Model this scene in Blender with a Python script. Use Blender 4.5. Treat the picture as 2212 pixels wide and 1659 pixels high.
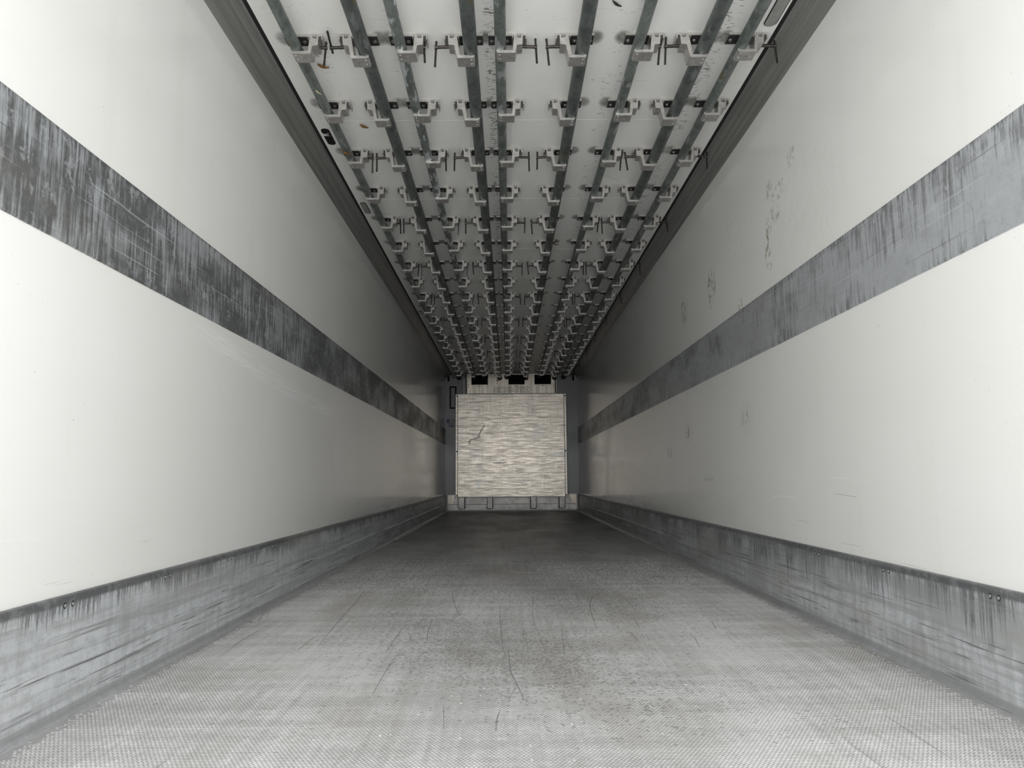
import bpy, bmesh, math, random
import numpy as np
from mathutils import Matrix, Vector

random.seed(7)
rng = np.random.default_rng(7)
scene = bpy.context.scene
COL = scene.collection
for _o in list(bpy.data.objects):
    bpy.data.objects.remove(_o, do_unlink=True)

# ------------------------------------------------------------------ camera
F_PX = 1661.0
PITCH, YAW, ROLL = math.radians(6.983), math.radians(0.291), math.radians(0.42)
CAM = Vector((-0.062, 0.0, 0.605))
_fw = Vector((math.sin(YAW) * math.cos(PITCH), math.cos(YAW) * math.cos(PITCH), math.sin(PITCH)))
_rt = Vector((math.cos(YAW), -math.sin(YAW), 0))
_up = _rt.cross(_fw)
_r2 = _rt * math.cos(ROLL) - _up * math.sin(ROLL)
_u2 = _up * math.cos(ROLL) + _rt * math.sin(ROLL)
cam_data = bpy.data.cameras.new('camera')
cam_data.sensor_fit = 'HORIZONTAL'
cam_data.sensor_width = 36.0
cam_data.lens = F_PX / 2212.0 * 36.0
cam_data.clip_start = 0.02
cam_data.clip_end = 200
cam_obj = bpy.data.objects.new('camera', cam_data)
COL.objects.link(cam_obj)
_m = Matrix((_r2, _u2, -_fw)).transposed().to_4x4()
_m.translation = CAM
cam_obj.matrix_world = _m
scene.camera = cam_obj

# ------------------------------------------------------------------ sky, exposure
W = bpy.data.worlds.new('overcast_sky')
scene.world = W
W.use_nodes = True
SKY = W.node_tree.nodes['Background']
SKY.inputs[0].default_value = (0.98, 0.993, 1.0, 1)
SKY.inputs[1].default_value = 3.85
# a portal at the trailer's open rear doorway steers the sky light in; it gives off nothing itself
pl = bpy.data.lights.new('doorway_portal', 'AREA')
pl.shape = 'RECTANGLE'; pl.size = 2.5; pl.size_y = 2.6
pl.cycles.is_portal = True
po = bpy.data.objects.new('doorway_portal', pl)
COL.objects.link(po)
po.location = (0, 0.59, 1.27)
po.rotation_euler = (math.radians(90), 0, 0)      # faces +y, into the trailer
scene.view_settings.view_transform = 'Standard'
scene.view_settings.look = 'None'
scene.view_settings.gamma = 1.0
scene.view_settings.use_curve_mapping = False
scene.view_settings.exposure = 0.0
scene.cycles.max_bounces = 8
scene.cycles.diffuse_bounces = 5
scene.cycles.glossy_bounces = 4
scene.cycles.sample_clamp_indirect = 8.0
scene.cycles.use_adaptive_sampling = True
scene.cycles.adaptive_threshold = 0.08
scene.cycles.adaptive_min_samples = 16

# ------------------------------------------------------------------ dimensions (metres)
HW = 1.235            # half inner width
Y0, Y1 = 0.60, 14.30  # open rear end, front wall
ZC = 2.536            # ceiling
KICK = 0.309
ST0, ST1 = 1.231, 1.526

# ------------------------------------------------------------------ node helper
class NT:
    def __init__(s, name):
        s.m = bpy.data.materials.new(name)
        s.m.use_nodes = True
        s.t = s.m.node_tree
        s.b = s.t.nodes['Principled BSDF']
        tc = s.t.nodes.new('ShaderNodeNewGeometry')
        s.P = tc.outputs['Position']
        s._sep = None
    def n(s, kind, **kw):
        nd = s.t.nodes.new(kind)
        for k, v in kw.items():
            setattr(nd, k, v)
        return nd
    def put(s, sock, v):
        if v is None:
            return
        if isinstance(v, (int, float)):
            sock.default_value = v
        elif isinstance(v, (tuple, list)):
            sock.default_value = v if len(v) == len(sock.default_value) else (*v, 1)
        else:
            s.t.links.new(v, sock)
    def math(s, op, a, b=None, c=None, clamp=False):
        nd = s.n('ShaderNodeMath', operation=op)
        nd.use_clamp = clamp
        s.put(nd.inputs[0], a); s.put(nd.inputs[1], b); s.put(nd.inputs[2], c)
        return nd.outputs[0]
    def add(s, a, b): return s.math('ADD', a, b)
    def sub(s, a, b): return s.math('SUBTRACT', a, b)
    def mul(s, a, b): return s.math('MULTIPLY', a, b)
    def mx(s, a, b): return s.math('MAXIMUM', a, b)
    def xyz(s):
        if s._sep is None:
            nd = s.n('ShaderNodeSeparateXYZ'); s.put(nd.inputs[0], s.P); s._sep = nd.outputs
        return s._sep
    def vec(s, x, y, z):
        nd = s.n('ShaderNodeCombineXYZ')
        s.put(nd.inputs[0], x); s.put(nd.inputs[1], y); s.put(nd.inputs[2], z)
        return nd.outputs[0]
    def scl(s, v3, off=(0, 0, 0), vec=None):
        nd = s.n('ShaderNodeMapping')
        s.put(nd.inputs['Vector'], vec or s.P)
        nd.inputs['Scale'].default_value = v3
        nd.inputs['Location'].default_value = off
        return nd.outputs[0]
    def noise(s, v3, off=(0, 0, 0), detail=3.0, rough=0.55, dist=0.0, vec=None):
        nd = s.n('ShaderNodeTexNoise')
        s.put(nd.inputs['Vector'], s.scl(v3, off, vec))
        nd.inputs['Scale'].default_value = 1.0
        nd.inputs['Detail'].default_value = detail
        nd.inputs['Roughness'].default_value = rough
        nd.inputs['Distortion'].default_value = dist
        return nd.outputs['Fac']
    def step(s, v, lo, hi, a=0.0, b=1.0):
        nd = s.n('ShaderNodeMapRange')
        nd.interpolation_type = 'SMOOTHSTEP'
        nd.clamp = True
        s.put(nd.inputs[0], v); s.put(nd.inputs[1], lo); s.put(nd.inputs[2], hi); s.put(nd.inputs[3], a); s.put(nd.inputs[4], b)
        return nd.outputs[0]
    def mix(s, f, a, b, blend='MIX'):
        nd = s.n('ShaderNodeMix', data_type='RGBA', blend_type=blend)
        nd.clamp_factor = True
        s.put(nd.inputs[0], f); s.put(nd.inputs[6], a); s.put(nd.inputs[7], b)
        return nd.outputs[2]
    def bump(s, h, strength=0.3, dist=0.002):
        nd = s.n('ShaderNodeBump')
        nd.inputs['Strength'].default_value = strength
        nd.inputs['Distance'].default_value = dist
        s.put(nd.inputs['Height'], h)
        s.t.links.new(nd.outputs[0], s.b.inputs['Normal'])
    def out(s, col=None, rough=None, metal=None, spec=None):
        s.put(s.b.inputs['Base Color'], col)
        s.put(s.b.inputs['Roughness'], rough)
        s.put(s.b.inputs['Metallic'], metal)
        s.put(s.b.inputs['Specular IOR Level'], spec)
        return s.m
    def ellipse(s, cy, cz, ry, rz, wob=None, soft=0.35):
        """1 inside an ellipse in the wall's (y, z), ragged by wob"""
        x = s.xyz()
        a = s.math('POWER', s.mul(s.sub(x[1], cy), 1 / ry), 2.0)
        b = s.math('POWER', s.mul(s.sub(x[2], cz), 1 / rz), 2.0)
        d = s.add(a, b)
        if wob is not None:
            d = s.add(d, wob)
        return s.step(d, 1.0 - soft, 1.0 + soft, 1.0, 0.0)
    def arc(s, y0, y1, a, b, c, w):
        """1 on the curve z = a + b t + c t^2, t running 0..1 from y0 to y1"""
        x = s.xyz()
        t = s.mul(s.sub(x[1], y0), 1 / (y1 - y0))
        z = s.add(s.add(a, s.mul(t, b)), s.mul(s.mul(t, t), c))
        d = s.math('ABSOLUTE', s.sub(x[2], z))
        m = s.step(d, w * 0.4, w, 1.0, 0.0)
        m = s.mul(m, s.step(t, 0.0, 0.12)); m = s.mul(m, s.step(t, 0.88, 1.0, 1.0, 0.0))
        return m

# ------------------------------------------------------------------ materials
def mat_plain(name, col, rough, metal=0.0, spec=0.5, var=0.15, scale=30):
    t = NT(name)
    nz = t.noise((scale, scale, scale), detail=4)
    dark = tuple(c * (1 - var) for c in col); lite = tuple(min(1, c * (1 + var)) for c in col)
    return t.out(t.mix(t.step(nz, .3, .7), dark, lite), rough, metal, spec)

def mat_wall(side, zone=''):
    t = NT('white_gelcoat_' + side + zone)
    x = t.xyz()
    mott = t.noise((1, .7, 1.1), detail=2)
    col = t.mix(t.step(mott, .3, .7), (.84, .832, .80), (.865, .858, .832))
    vs = t.noise((1, 9, .5), (3, 1, 0), detail=2)               # faint wiped-down vertical bands
    col = t.mix(t.mul(t.step(vs, .52, .75), .25), col, (.79, .78, .74))
    fl = t.noise((90, 60, 85), (1, 5, 2), detail=1)              # tiny grey specks
    col = t.mix(t.mul(t.step(fl, .76, .80), .45), col, (.40, .38, .34))
    hs = t.noise((1, 2.2, 70), (0, 2, 7), detail=2)              # light horizontal rub marks, low down
    low = t.step(x[2], .9, .35)
    col = t.mix(t.mul(t.mul(t.step(hs, .66, .74), low), .35), col, (.9, .89, .87))
    col = t.mix(t.mul(t.mul(t.step(hs, .30, .24), low), .3), col, (.48, .46, .42))
    if zone:
      wob = t.mul(t.sub(t.noise((14, 14, 14), detail=3, rough=.7), .5), 2.2)
      grit = t.step(t.noise((45, 45, 22), (4, 4, 4), detail=3, rough=.75), .50, .60)
    if side == 'right' and zone == '_stained':
        spots = [(3.62, 1.86, .10, .045, .55), (3.70, 1.73, .05, .10, .85), (3.50, 1.96, .10, .04, .6), (3.35, 2.05, .05, .05, .5),
                 (3.66, 2.0, .05, .05, .6), (4.78, 1.80, .09, .12, .85), (5.55, 1.80, .10, .10, .7), (4.2, 1.52 + .04, .05, .04, .5),
                 (4.15, 1.95, .3, .2, .07), (3.2, 1.75, .4, .25, .05)]
        for (cy, cz, ry, rz, s_) in spots:
            m = t.ellipse(cy, cz, ry, rz, wob, .6)
            col = t.mix(t.mul(t.mul(m, grit), s_), col, (.27, .245, .14))
    if side == 'right' and zone == '_repaired':
        # sanded repair patches with a pale filler rim
        for (cy, cz, ry, rz) in ((4.18, .92, .16, .115), (5.55, .92, .16, .11)):
            m = t.ellipse(cy, cz, ry, rz, t.mul(wob, .12), .05)
            m2 = t.ellipse(cy, cz, ry * .9, rz * .88, t.mul(wob, .12), .08)
            col = t.mix(t.mul(t.sub(m, m2), .5), col, (.86, .86, .85))
            col = t.mix(t.mul(m2, .10), col, (.62, .60, .57))
            c3 = t.ellipse(cy + .01, cz + .01, ry * .45, rz * .45, wob, .5)
            col = t.mix(t.mul(t.mul(c3, grit), .7), col, (.17, .16, .14))
        col = t.mix(t.mul(t.arc(3.46, 3.86, .50, .05, -.055, .006), .8), col, (.93, .93, .92))
        col = t.mix(t.mul(t.arc(2.95, 3.12, .595, 0, 0, .003), .8), col, (.93, .93, .92))
        col = t.mix(t.mul(t.arc(2.88, 3.10, .525, .01, 0, .0018), .55), col, (.3, .3, .29))
        for (cy, cz, ry, rz) in ((5.0, .59, .12, .012), (5.1, .62, .08, .006), (6.2, .80, .10, .04)):
            col = t.mix(t.mul(t.mul(t.ellipse(cy, cz, ry, rz, wob, .5), grit), .6), col, (.25, .23, .2))
    if side == 'left' and zone:
        # long pale scuff that curves away below the bump rail
        fine = t.step(t.noise((1, 3, 160), detail=3), .42, .60)
        m = t.arc(2.83, 5.2, 1.19, -.26, .12, .055)
        col = t.mix(t.mul(t.mul(m, fine), .9), col, (.93, .93, .92))
        col = t.mix(t.mul(t.arc(2.80, 3.7, 1.20, -.12, 0, .008), .5), col, (.9, .9, .88))
    # grey scrub marks above the kick plate toward the front
    deep = t.step(x[1], 5.5, 8.0)
    band = t.mul(t.step(x[2], .40, .33), deep)
    col = t.mix(t.mul(t.mul(band, t.step(t.noise((1, 1.6, 8), (8, 8, 8), detail=3), .42, .6)), .45), col, (.40, .38, .34))
    return t.out(col, t.step(mott, .3, .7, .13, .20), 0.0, .5)

def mat_strip(name, light, dark, amount, zt, drips):
    """scuffed aluminium sheet: vertical run marks, horizontal scrape lines, drips from the upper edge"""
    t = NT(name)
    x = t.xyz()
    st = t.noise((1, 54, 4.6), detail=5, rough=.65, dist=.3)
    st2 = t.noise((1, 110, 6), (0, 3, 1), detail=3)
    pa = t.noise((1, 2.2, 5.0), (0, 9, 4), detail=4)
    v = t.add(t.mul(st, .55), t.add(t.mul(st2, .2), t.mul(pa, .55)))
    k = t.step(v, .60 - amount, .76 - amount)
    col = t.mix(k, light, dark)
    bl = t.noise((1, 16, 16), (2, 2, 2), detail=4, rough=.72)
    col = t.mix(t.mul(t.step(bl, .50, .34), .42), col, tuple(.5 * (a + b) for a, b in zip(light, dark)))
    col = t.mix(t.mul(t.step(bl, .56, .66), .55), col, tuple(min(1, c * 1.12) for c in light))
    hs = t.noise((1, 1.1, 120), (5, 0, 0), detail=2)
    col = t.mix(t.mul(t.step(hs, .67, .70), .45), col, tuple(min(1, c * 1.35) for c in light))
    col = t.mix(t.mul(t.step(hs, .33, .30), .5), col, tuple(c * .6 for c in dark))
    dn = t.noise((1, 85, 2.5), (0, 7, 3), detail=4, rough=.75, dist=.3)
    depth = t.sub(zt, x[2])
    dr = t.step(t.sub(t.sub(dn, .44), t.mul(depth, drips)), 0.0, .09)
    col = t.mix(t.mul(dr, .75), col, tuple(c * .62 for c in dark))
    bn = t.noise((1, .6, 2.5), (3, 3, 9), detail=3)
    col = t.mix(t.mul(t.step(bn, .5, .7), .22), col, (.27, .235, .19))
    t.bump(hs, .25, .001)
    return t.out(col, t.step(pa, .3, .7, .34, .48), .45, .5)

def mat_kick(name, dk):
    t = NT(name)
    x = t.xyz()
    light, dark = (.74, .765, .79), (.15, .157, .162)
    pa = t.noise((1, 1.6, 6.0), (0, 5, 4), detail=5, rough=.6)
    st = t.noise((1, 36, 2.6), (0, 5, 4), detail=5, rough=.65)
    col = t.mix(t.step(t.add(t.mul(pa, .65), t.mul(st, .35)), .42 - dk, .66 - dk), light, (.48, .495, .50))
    # run marks hanging from the top lip
    dn = t.noise((1, 95, 3.0), (0, 7, 3), detail=4, rough=.8, dist=.25)
    dp = t.noise((1, 5, .8), (0, 1, 3), detail=2)
    depth = t.sub(KICK - .03, x[2])
    dr = t.step(t.sub(t.add(t.mul(dn, .9), t.mul(dp, .6)), t.add(.66, t.mul(depth, 2.6 - dk * 14))), 0.0, .10)
    col = t.mix(t.mul(dr, .8), col, dark)
    tb = t.step(x[2], KICK - .028, KICK - .018)
    col = t.mix(t.mul(tb, t.step(st, .28, .42, .55, .95)), col, dark)
    # long scrapes running with the load
    h1 = t.noise((1, 1.5, 85), (5, 0, 0), detail=3, dist=.25)
    h2 = t.noise((1, 4.5, 150), (1, 4, 7), detail=2, dist=.4)
    lowr = t.step(x[2], .24, .16, .25, 1.0)
    col = t.mix(t.mul(t.mul(t.step(h1, .40, .33), lowr), .85), col, (.10, .10, .10))
    col = t.mix(t.mul(t.mul(t.step(h2, .36, .30), lowr), .7), col, (.13, .13, .13))
    col = t.mix(t.mul(t.step(h1, .68, .73), .5), col, (.86, .87, .88))
    hb = t.noise((1, .9, 34), (2, 3, 5), detail=3)
    col = t.mix(t.mul(t.step(hb, .48, .62), .42), col, (.36, .365, .365))
    mm = t.noise((1, 22, 22), (8, 3, 9), detail=4, rough=.75)
    col = t.mix(t.mul(t.step(mm, .47, .62), .38), col, (.42, .43, .435))
    bn = t.noise((1, 1.1, 5), (3, 3, 9), detail=3)
    col = t.mix(t.mul(t.step(bn, .54, .72), .35), col, (.48, .455, .40))
    bead = t.mul(t.step(x[2], .028, .022), t.step(x[2], .002, .010, .6, 1.0))
    col = t.mix(t.mul(bead, .7), col, (.34, .34, .345))
    t.bump(h1, .3, .001)
    return t.out(col, .40, .45, .5)

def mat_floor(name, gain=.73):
    t = NT(name)
    x = t.xyz()
    pa = t.noise((2.4, .8, 1), (0, 5, 0), detail=5, rough=.6)
    tr = t.noise((1.2, 9, 1), (4, 1, 0), detail=4, rough=.6)         # cross bands of wear
    ln = t.noise((42, 1.0, 1), (2, 0, 0), detail=3)                    # lines along the truck
    fine = t.noise((55, 38, 1), (3, 3, 0), detail=3, rough=.7)
    v = t.add(t.mul(pa, .38), t.add(t.mul(tr, .28), t.add(t.mul(ln, .16), t.mul(fine, .18))))
    col = t.mix(t.step(v, .40, .60), tuple(min(.95, c * gain) for c in (.74, .735, .73)), tuple(c * gain for c in (.50, .495, .485)))
    l2 = t.noise((30, .9, 1), (0, 3, 0), detail=2, dist=.6)
    col = t.mix(t.mul(t.step(l2, .31, .285), .5), col, (.26, .255, .25))
    di = t.noise((1.6, .9, 1), (9, 9, 0), detail=5, rough=.65)
    col = t.mix(t.mul(t.step(di, .50, .68), .62), col, tuple(c * gain for c in (.44, .42, .385)))
    fl = t.noise((85, 42, 1), (1, 2, 0), detail=1)
    col = t.mix(t.mul(t.step(fl, .735, .76), t.step(t.math('ABSOLUTE', x[0]), .9, .3)), col, (.93, .93, .92))
    # past the modelled grains their rubbed tops are part of the sheet's own tone
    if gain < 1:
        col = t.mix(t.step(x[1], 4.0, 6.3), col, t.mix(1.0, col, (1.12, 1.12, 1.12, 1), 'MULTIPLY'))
    # barley-grain relief seen as texture where it is too far to pick apart
    w1 = t.math('SINE', t.mul(t.add(x[0], t.mul(x[1], .55)), 405))
    w2 = t.math('SINE', t.mul(t.sub(x[0], t.mul(x[1], .55)), 405))
    far = t.step(x[1], 4.2, 6.2)
    t.bump(t.mul(t.mx(w1, w2), far), .35, .0012)
    return t.out(col, t.step(pa, .3, .7, .40, .52), .35, .5)

def mat_ceiling(name, smudges):
    t = NT(name)
    x = t.xyz()
    mott = t.noise((2, 1.5, 1), detail=2)
    col = t.mix(t.step(mott, .3, .7), (.885, .876, .838), (.91, .903, .872))
    tl = t.noise((2.0, 40, 1), (3, 0, 0), detail=3)                    # faint cross scratches
    col = t.mix(t.mul(t.step(tl, .70, .76), .3), col, (.55, .53, .49))
    # black rub specks between the pairs of rails
    sp = t.noise((34, 105, 1), (1, 1, 0), detail=4, rough=.68, dist=.35)
    pat = t.noise((5, 4, 1), (5, 0, 0), detail=2)
    for (cx, w, thr, a) in ((-.128, .034, .565, .92), (.885, .055, .585, .85), (.46, .05, .615, .75), (-.565, .035, .63, .7), (-1.03, .05, .64, .65), (-.91, .05, .635, .65), (0, 1.1, .685, .55)):
        d = t.math('ABSOLUTE', t.sub(x[0], cx))
        band = t.step(d, w * .3, w * 1.25, 1.0, 0.0)
        thv = t.add(thr + .10, t.mul(pat, -.2))
        m = t.step(t.sub(sp, thv), 0.0, .03)
        col = t.mix(t.mul(t.mul(m, band), a), col, (.045, .04, .035))
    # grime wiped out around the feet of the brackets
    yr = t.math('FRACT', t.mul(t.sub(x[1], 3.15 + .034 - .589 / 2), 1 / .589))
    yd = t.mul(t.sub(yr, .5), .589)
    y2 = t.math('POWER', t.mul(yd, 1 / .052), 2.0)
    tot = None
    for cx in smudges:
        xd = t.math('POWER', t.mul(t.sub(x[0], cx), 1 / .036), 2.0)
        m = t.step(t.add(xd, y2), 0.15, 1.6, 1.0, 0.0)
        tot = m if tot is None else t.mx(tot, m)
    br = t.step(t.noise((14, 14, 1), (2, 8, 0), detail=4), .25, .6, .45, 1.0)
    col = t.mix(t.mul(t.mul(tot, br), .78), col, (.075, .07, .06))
    return t.out(col, .42, 0.0, .4)

def mat_tube(name, shiny, seed, g=1.0):
    t = NT(name)
    a = t.noise((14, 8, 14), (seed, seed * 2, 0), detail=5, rough=.65, dist=.4)
    b = t.noise((60, 30, 60), (0, seed, 4), detail=4)
    col = t.mix(t.step(t.add(t.mul(a, .7), t.mul(b, .3)), .36, .62), tuple(c * g for c in (.085, .096, .091)), tuple(c * g for c in (.165, .182, .174)))
    c = t.noise((20, 5, 20), (seed, 3, 0), detail=4, rough=.6)
    lo = .62 - .08 * shiny
    k = t.mul(t.step(c, lo, lo + .05), .85 * shiny + .12)
    col = t.mix(k, col, (.60, .63, .64))
    d = t.noise((30, 18, 30), (seed, 7, 5), detail=5, rough=.75)
    col = t.mix(t.mul(t.step(d, .66, .72), .8), col, (.05, .045, .04))
    e = t.noise((12, 7, 12), (seed, 1, 9), detail=3)
    col = t.mix(t.mul(t.step(e, .68, .74), .7), col, (.19, .135, .045))
    return t.out(col, t.step(c, .4, .7, .55, .36), .55, .5)

def mat_bulkhead(name):
    t = NT(name)
    oi = t.n('ShaderNodeObjectInfo')
    rnd = oi.outputs['Random']
    a = t.noise((4.0, 1, 38), detail=5, rough=.75, dist=.2)
    b = t.noise((40, 1, 3), (2, 0, 7), detail=4, rough=.65)
    col = t.mix(t.step(a, .34, .66), (.72, .65, .56), (.43, .39, .34))
    col = t.mix(t.mul(t.step(b, .52, .66), .6), col, (.40, .375, .34))
    col = t.mix(t.mul(rnd, .25), col, (.55, .51, .44))
    b2 = t.noise((70, 1, 90), (2, 5, 7), detail=3, rough=.7)
    col = t.mix(t.mul(t.step(b2, .52, .68), .5), col, (.36, .335, .30))
    c = t.noise((9, 1, 45), (1, 0, 3), detail=3, dist=.6)
    col = t.mix(t.mul(t.step(c, .69, .73), .85), col, (.12, .11, .10))
    d = t.noise((5, 1, 60), (7, 0, 3), detail=3)
    col = t.mix(t.mul(t.step(d, .64, .70), .8), col, (.88, .86, .82))
    e = t.noise((2.4, 1, 2.4), (7, 0, 1), detail=4)
    col = t.mix(t.mul(t.step(e, .56, .70), .5), col, (.42, .42, .425))
    x = t.xyz()
    wob = t.mul(t.sub(t.noise((20, 1, 20), detail=4), .5), .05)
    z = t.add(x[2], wob); xx = t.add(x[0], wob)
    # dark dent creases as on the photographed panel
    for (x0, z0, x1, z1, w) in ((-.50, 1.58, -.62, 1.37, .018), (-.58, 1.36, -.78, 1.30, .016), (-.76, 1.30, -.79, 1.22, .02), (-.35, .885, -.10, .885, .014)):
        ln = math.hypot(x1 - x0, z1 - z0); ux, uz = (x1 - x0) / ln, (z1 - z0) / ln
        s_ = t.add(t.mul(t.sub(xx, x0), ux), t.mul(t.sub(z, z0), uz))
        q = t.math('ABSOLUTE', t.add(t.mul(t.sub(xx, x0), -uz), t.mul(t.sub(z, z0), ux)))
        m = t.mul(t.step(q, w * .3, w * 1.3, 1.0, 0.0), t.mul(t.step(s_, -.01, .02), t.step(s_, ln - .02, ln + .01, 1.0, 0.0)))
        col = t.mix(t.mul(m, .7), col, (.10, .105, .10))
    t.bump(d, .12, .001)
    return t.out(col, t.step(a, .3, .7, .30, .42), .88, .5)

M = {}
M['wall_l'] = mat_wall('left')
M['wall_r'] = mat_wall('right')
M['wall_l_scuff'] = mat_wall('left', '_scuffed')
M['wall_r_stain'] = mat_wall('right', '_stained')
M['wall_r_fix'] = mat_wall('right', '_repaired')
M['strip_l'] = mat_strip('bump_rail_dark', (.52, .54, .56), (.15, .156, .156), .055, ST1, 7.0)
M['strip_r'] = mat_strip('bump_rail_pale', (.58, .60, .62), (.25, .258, .262), -.02, ST1, 6.5)
M['kick_l'] = mat_kick('kick_plate_pale', -.04)
M['kick_r'] = mat_kick('kick_plate_dark', .075)
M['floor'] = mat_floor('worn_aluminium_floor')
M['cast'] = mat_plain('cast_aluminium', (.56, .54, .51), .42, .75, .5, .12, 40)
M['dark_steel'] = mat_plain('oily_dark_steel', (.055, .048, .045), .32, .7, .5, .3, 60)
M['zinc_bolt'] = mat_plain('zinc_bolt', (.42, .41, .39), .35, .8, .5, .15, 80)
M['rivet_steel'] = mat_plain('grey_rivet', (.30, .30, .30), .5, .4, .5, .2, 80)
M['scuff'] = mat_plain('dark_scuff', (.25, .25, .25), .6, 0, .3, .3, 60)
M['flange_shade'] = mat_plain('flange_shade_black', (.035, .034, .034), .6, 0, .3, .3, 60)  # near-black colour standing in for the shade under the bracket flanges
M['rubber'] = mat_plain('black_rubber', (.012, .012, .012), .6, 0, .3, .2)
M['grey_gel'] = mat_plain('grey_gelcoat', (.335, .338, .342), .28, 0, .5, .05, 3)
M['base_alu'] = mat_plain('dull_aluminium', (.50, .485, .46), .42, .6, .5, .22, 7)
M['bulk'] = mat_bulkhead('scuffed_slat_aluminium')
M['black'] = mat_plain('black_plastic', (.008, .008, .009), .6, 0, .25, .2)
M['lens'] = mat_plain('smoked_lamp_lens', (.30, .295, .28), .25, 0, .5, .1, 20)
M['wire'] = mat_plain('white_wire', (.8, .78, .72), .5)
M['red'] = mat_plain('red_print', (.35, .035, .025), .5)
M['ink'] = mat_plain('dark_print', (.03, .022, .016), .6)
M['blue'] = mat_plain('blue_print', (.012, .022, .22), .5)
M['paper'] = mat_plain('grey_sticker', (.40, .41, .43), .4)
M['leaf'] = mat_plain('dry_leaf', (.23, .125, .04), .7, 0, .2, .4, 120)
M['leaf_red'] = mat_plain('dry_red_leaf', (.20, .06, .03), .7, 0, .2, .3, 120)
M['leaf_pale'] = mat_plain('dry_straw', (.60, .55, .34), .7, 0, .2, .2, 120)
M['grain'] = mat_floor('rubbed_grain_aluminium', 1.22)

def mat_cove():
    t = NT('grey_cove_extrusion')
    a = t.noise((60, .8, 60), detail=4)
    b = t.noise((6, 1.2, 6), (3, 0, 0), detail=4)
    col = t.mix(t.step(a, .35, .65), (.20, .197, .185), (.27, .265, .25))
    col = t.mix(t.mul(t.step(b, .5, .7), .4), col, (.15, .145, .135))
    return t.out(col, .42, .3, .5)
M['cove'] = mat_cove()

def mat_duct():
    t = NT('duct_cover_aluminium')
    a = t.noise((26, 1, 1.6), detail=5, rough=.6)
    col = t.mix(t.step(a, .35, .68), (.72, .66, .57), (.46, .42, .36))
    return t.out(col, .40, .8, .5)
M['duct'] = mat_duct()

# ------------------------------------------------------------------ mesh helpers
def link(name, me, mat=None, parent=None, loc=None):
    o = bpy.data.objects.new(name, me)
    COL.objects.link(o)
    if mat is not None and not me.materials:
        me.materials.append(mat)
    if parent is not None:
        o.parent = parent
    if loc is not None:
        o.location = loc
    return o

def mesh_from(name, verts, faces, smooth=False):
    me = bpy.data.meshes.new(name)
    me.from_pydata(verts, [], faces)
    bm = bmesh.new(); bm.from_mesh(me)
    bmesh.ops.recalc_face_normals(bm, faces=bm.faces)
    bm.to_mesh(me); bm.free()
    if smooth:
        for p in me.polygons: p.use_smooth = True
    me.update()
    return me

def bm_mesh(name, bm, smooth=False):
    bmesh.ops.recalc_face_normals(bm, faces=bm.faces)
    me = bpy.data.meshes.new(name)
    bm.to_mesh(me); bm.free()
    if smooth:
        for p in me.polygons: p.use_smooth = True
    return me

def add_box(bm, x0, x1, y0, y1, z0, z1, bev=0.0):
    r = bmesh.ops.create_cube(bm, size=1.0)
    vs = r['verts']
    bmesh.ops.scale(bm, vec=(x1 - x0, y1 - y0, z1 - z0), verts=vs)
    bmesh.ops.translate(bm, vec=((x0 + x1) / 2, (y0 + y1) / 2, (z0 + z1) / 2), verts=vs)
    if bev > 0:
        es = list({e for v in vs for e in v.link_edges})
        bmesh.ops.bevel(bm, geom=es, offset=bev, segments=2, affect='EDGES', profile=.6)

def box_mesh(name, x0, x1, y0, y1, z0, z1, bev=0.0):
    bm = bmesh.new(); add_box(bm, x0, x1, y0, y1, z0, z1, bev)
    return bm_mesh(name, bm)

def add_extrude(bm, poly, a0, a1, axis='y'):
    """poly of (u, w); axis y: u->x, w->z, extruded along y"""
    def P(u, w, a):
        return (u, a, w) if axis == 'y' else ((u, w, a) if axis == 'z' else (a, u, w))
    f = [bm.verts.new(P(u, w, a0)) for u, w in poly]
    b = [bm.verts.new(P(u, w, a1)) for u, w in poly]
    bm.faces.new(f); bm.faces.new(list(reversed(b)))
    n = len(poly)
    for i in range(n):
        bm.faces.new((f[i], b[i], b[(i + 1) % n], f[(i + 1) % n]))

def add_cyl(bm, p0, p1, r0, r1=None, seg=16, cap=True):
    p0, p1 = Vector(p0), Vector(p1); r1 = r0 if r1 is None else r1
    d = (p1 - p0).normalized()
    a = d.orthogonal().normalized(); b = d.cross(a)
    A = []; B = []
    for i in range(seg):
        th = 2 * math.pi * i / seg
        o = a * math.cos(th) + b * math.sin(th)
        A.append(bm.verts.new(p0 + o * r0)); B.append(bm.verts.new(p1 + o * r1))
    for i in range(seg):
        j = (i + 1) % seg
        bm.faces.new((A[i], A[j], B[j], B[i]))
    if cap:
        bm.faces.new(list(reversed(A))); bm.faces.new(B)

def add_tube(bm, pts, r, seg=8):
    pts = [Vector(p) for p in pts]
    rings = []
    ref = Vector((0.3, 0.2, 1)).normalized()
    for i, p in enumerate(pts):
        d = (pts[min(i + 1, len(pts) - 1)] - pts[max(i - 1, 0)]).normalized()
        a = d.cross(ref)
        if a.length < 1e-3: a = d.orthogonal()
        a.normalize(); b = d.cross(a)
        rings.append([bm.verts.new(p + (a * math.cos(2 * math.pi * k / seg) + b * math.sin(2 * math.pi * k / seg)) * r) for k in range(seg)])
    for q in range(len(rings) - 1):
        for k in range(seg):
            j = (k + 1) % seg
            bm.faces.new((rings[q][k], rings[q][j], rings[q + 1][j], rings[q + 1][k]))
    bm.faces.new(list(reversed(rings[0]))); bm.faces.new(rings[-1])

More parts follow.
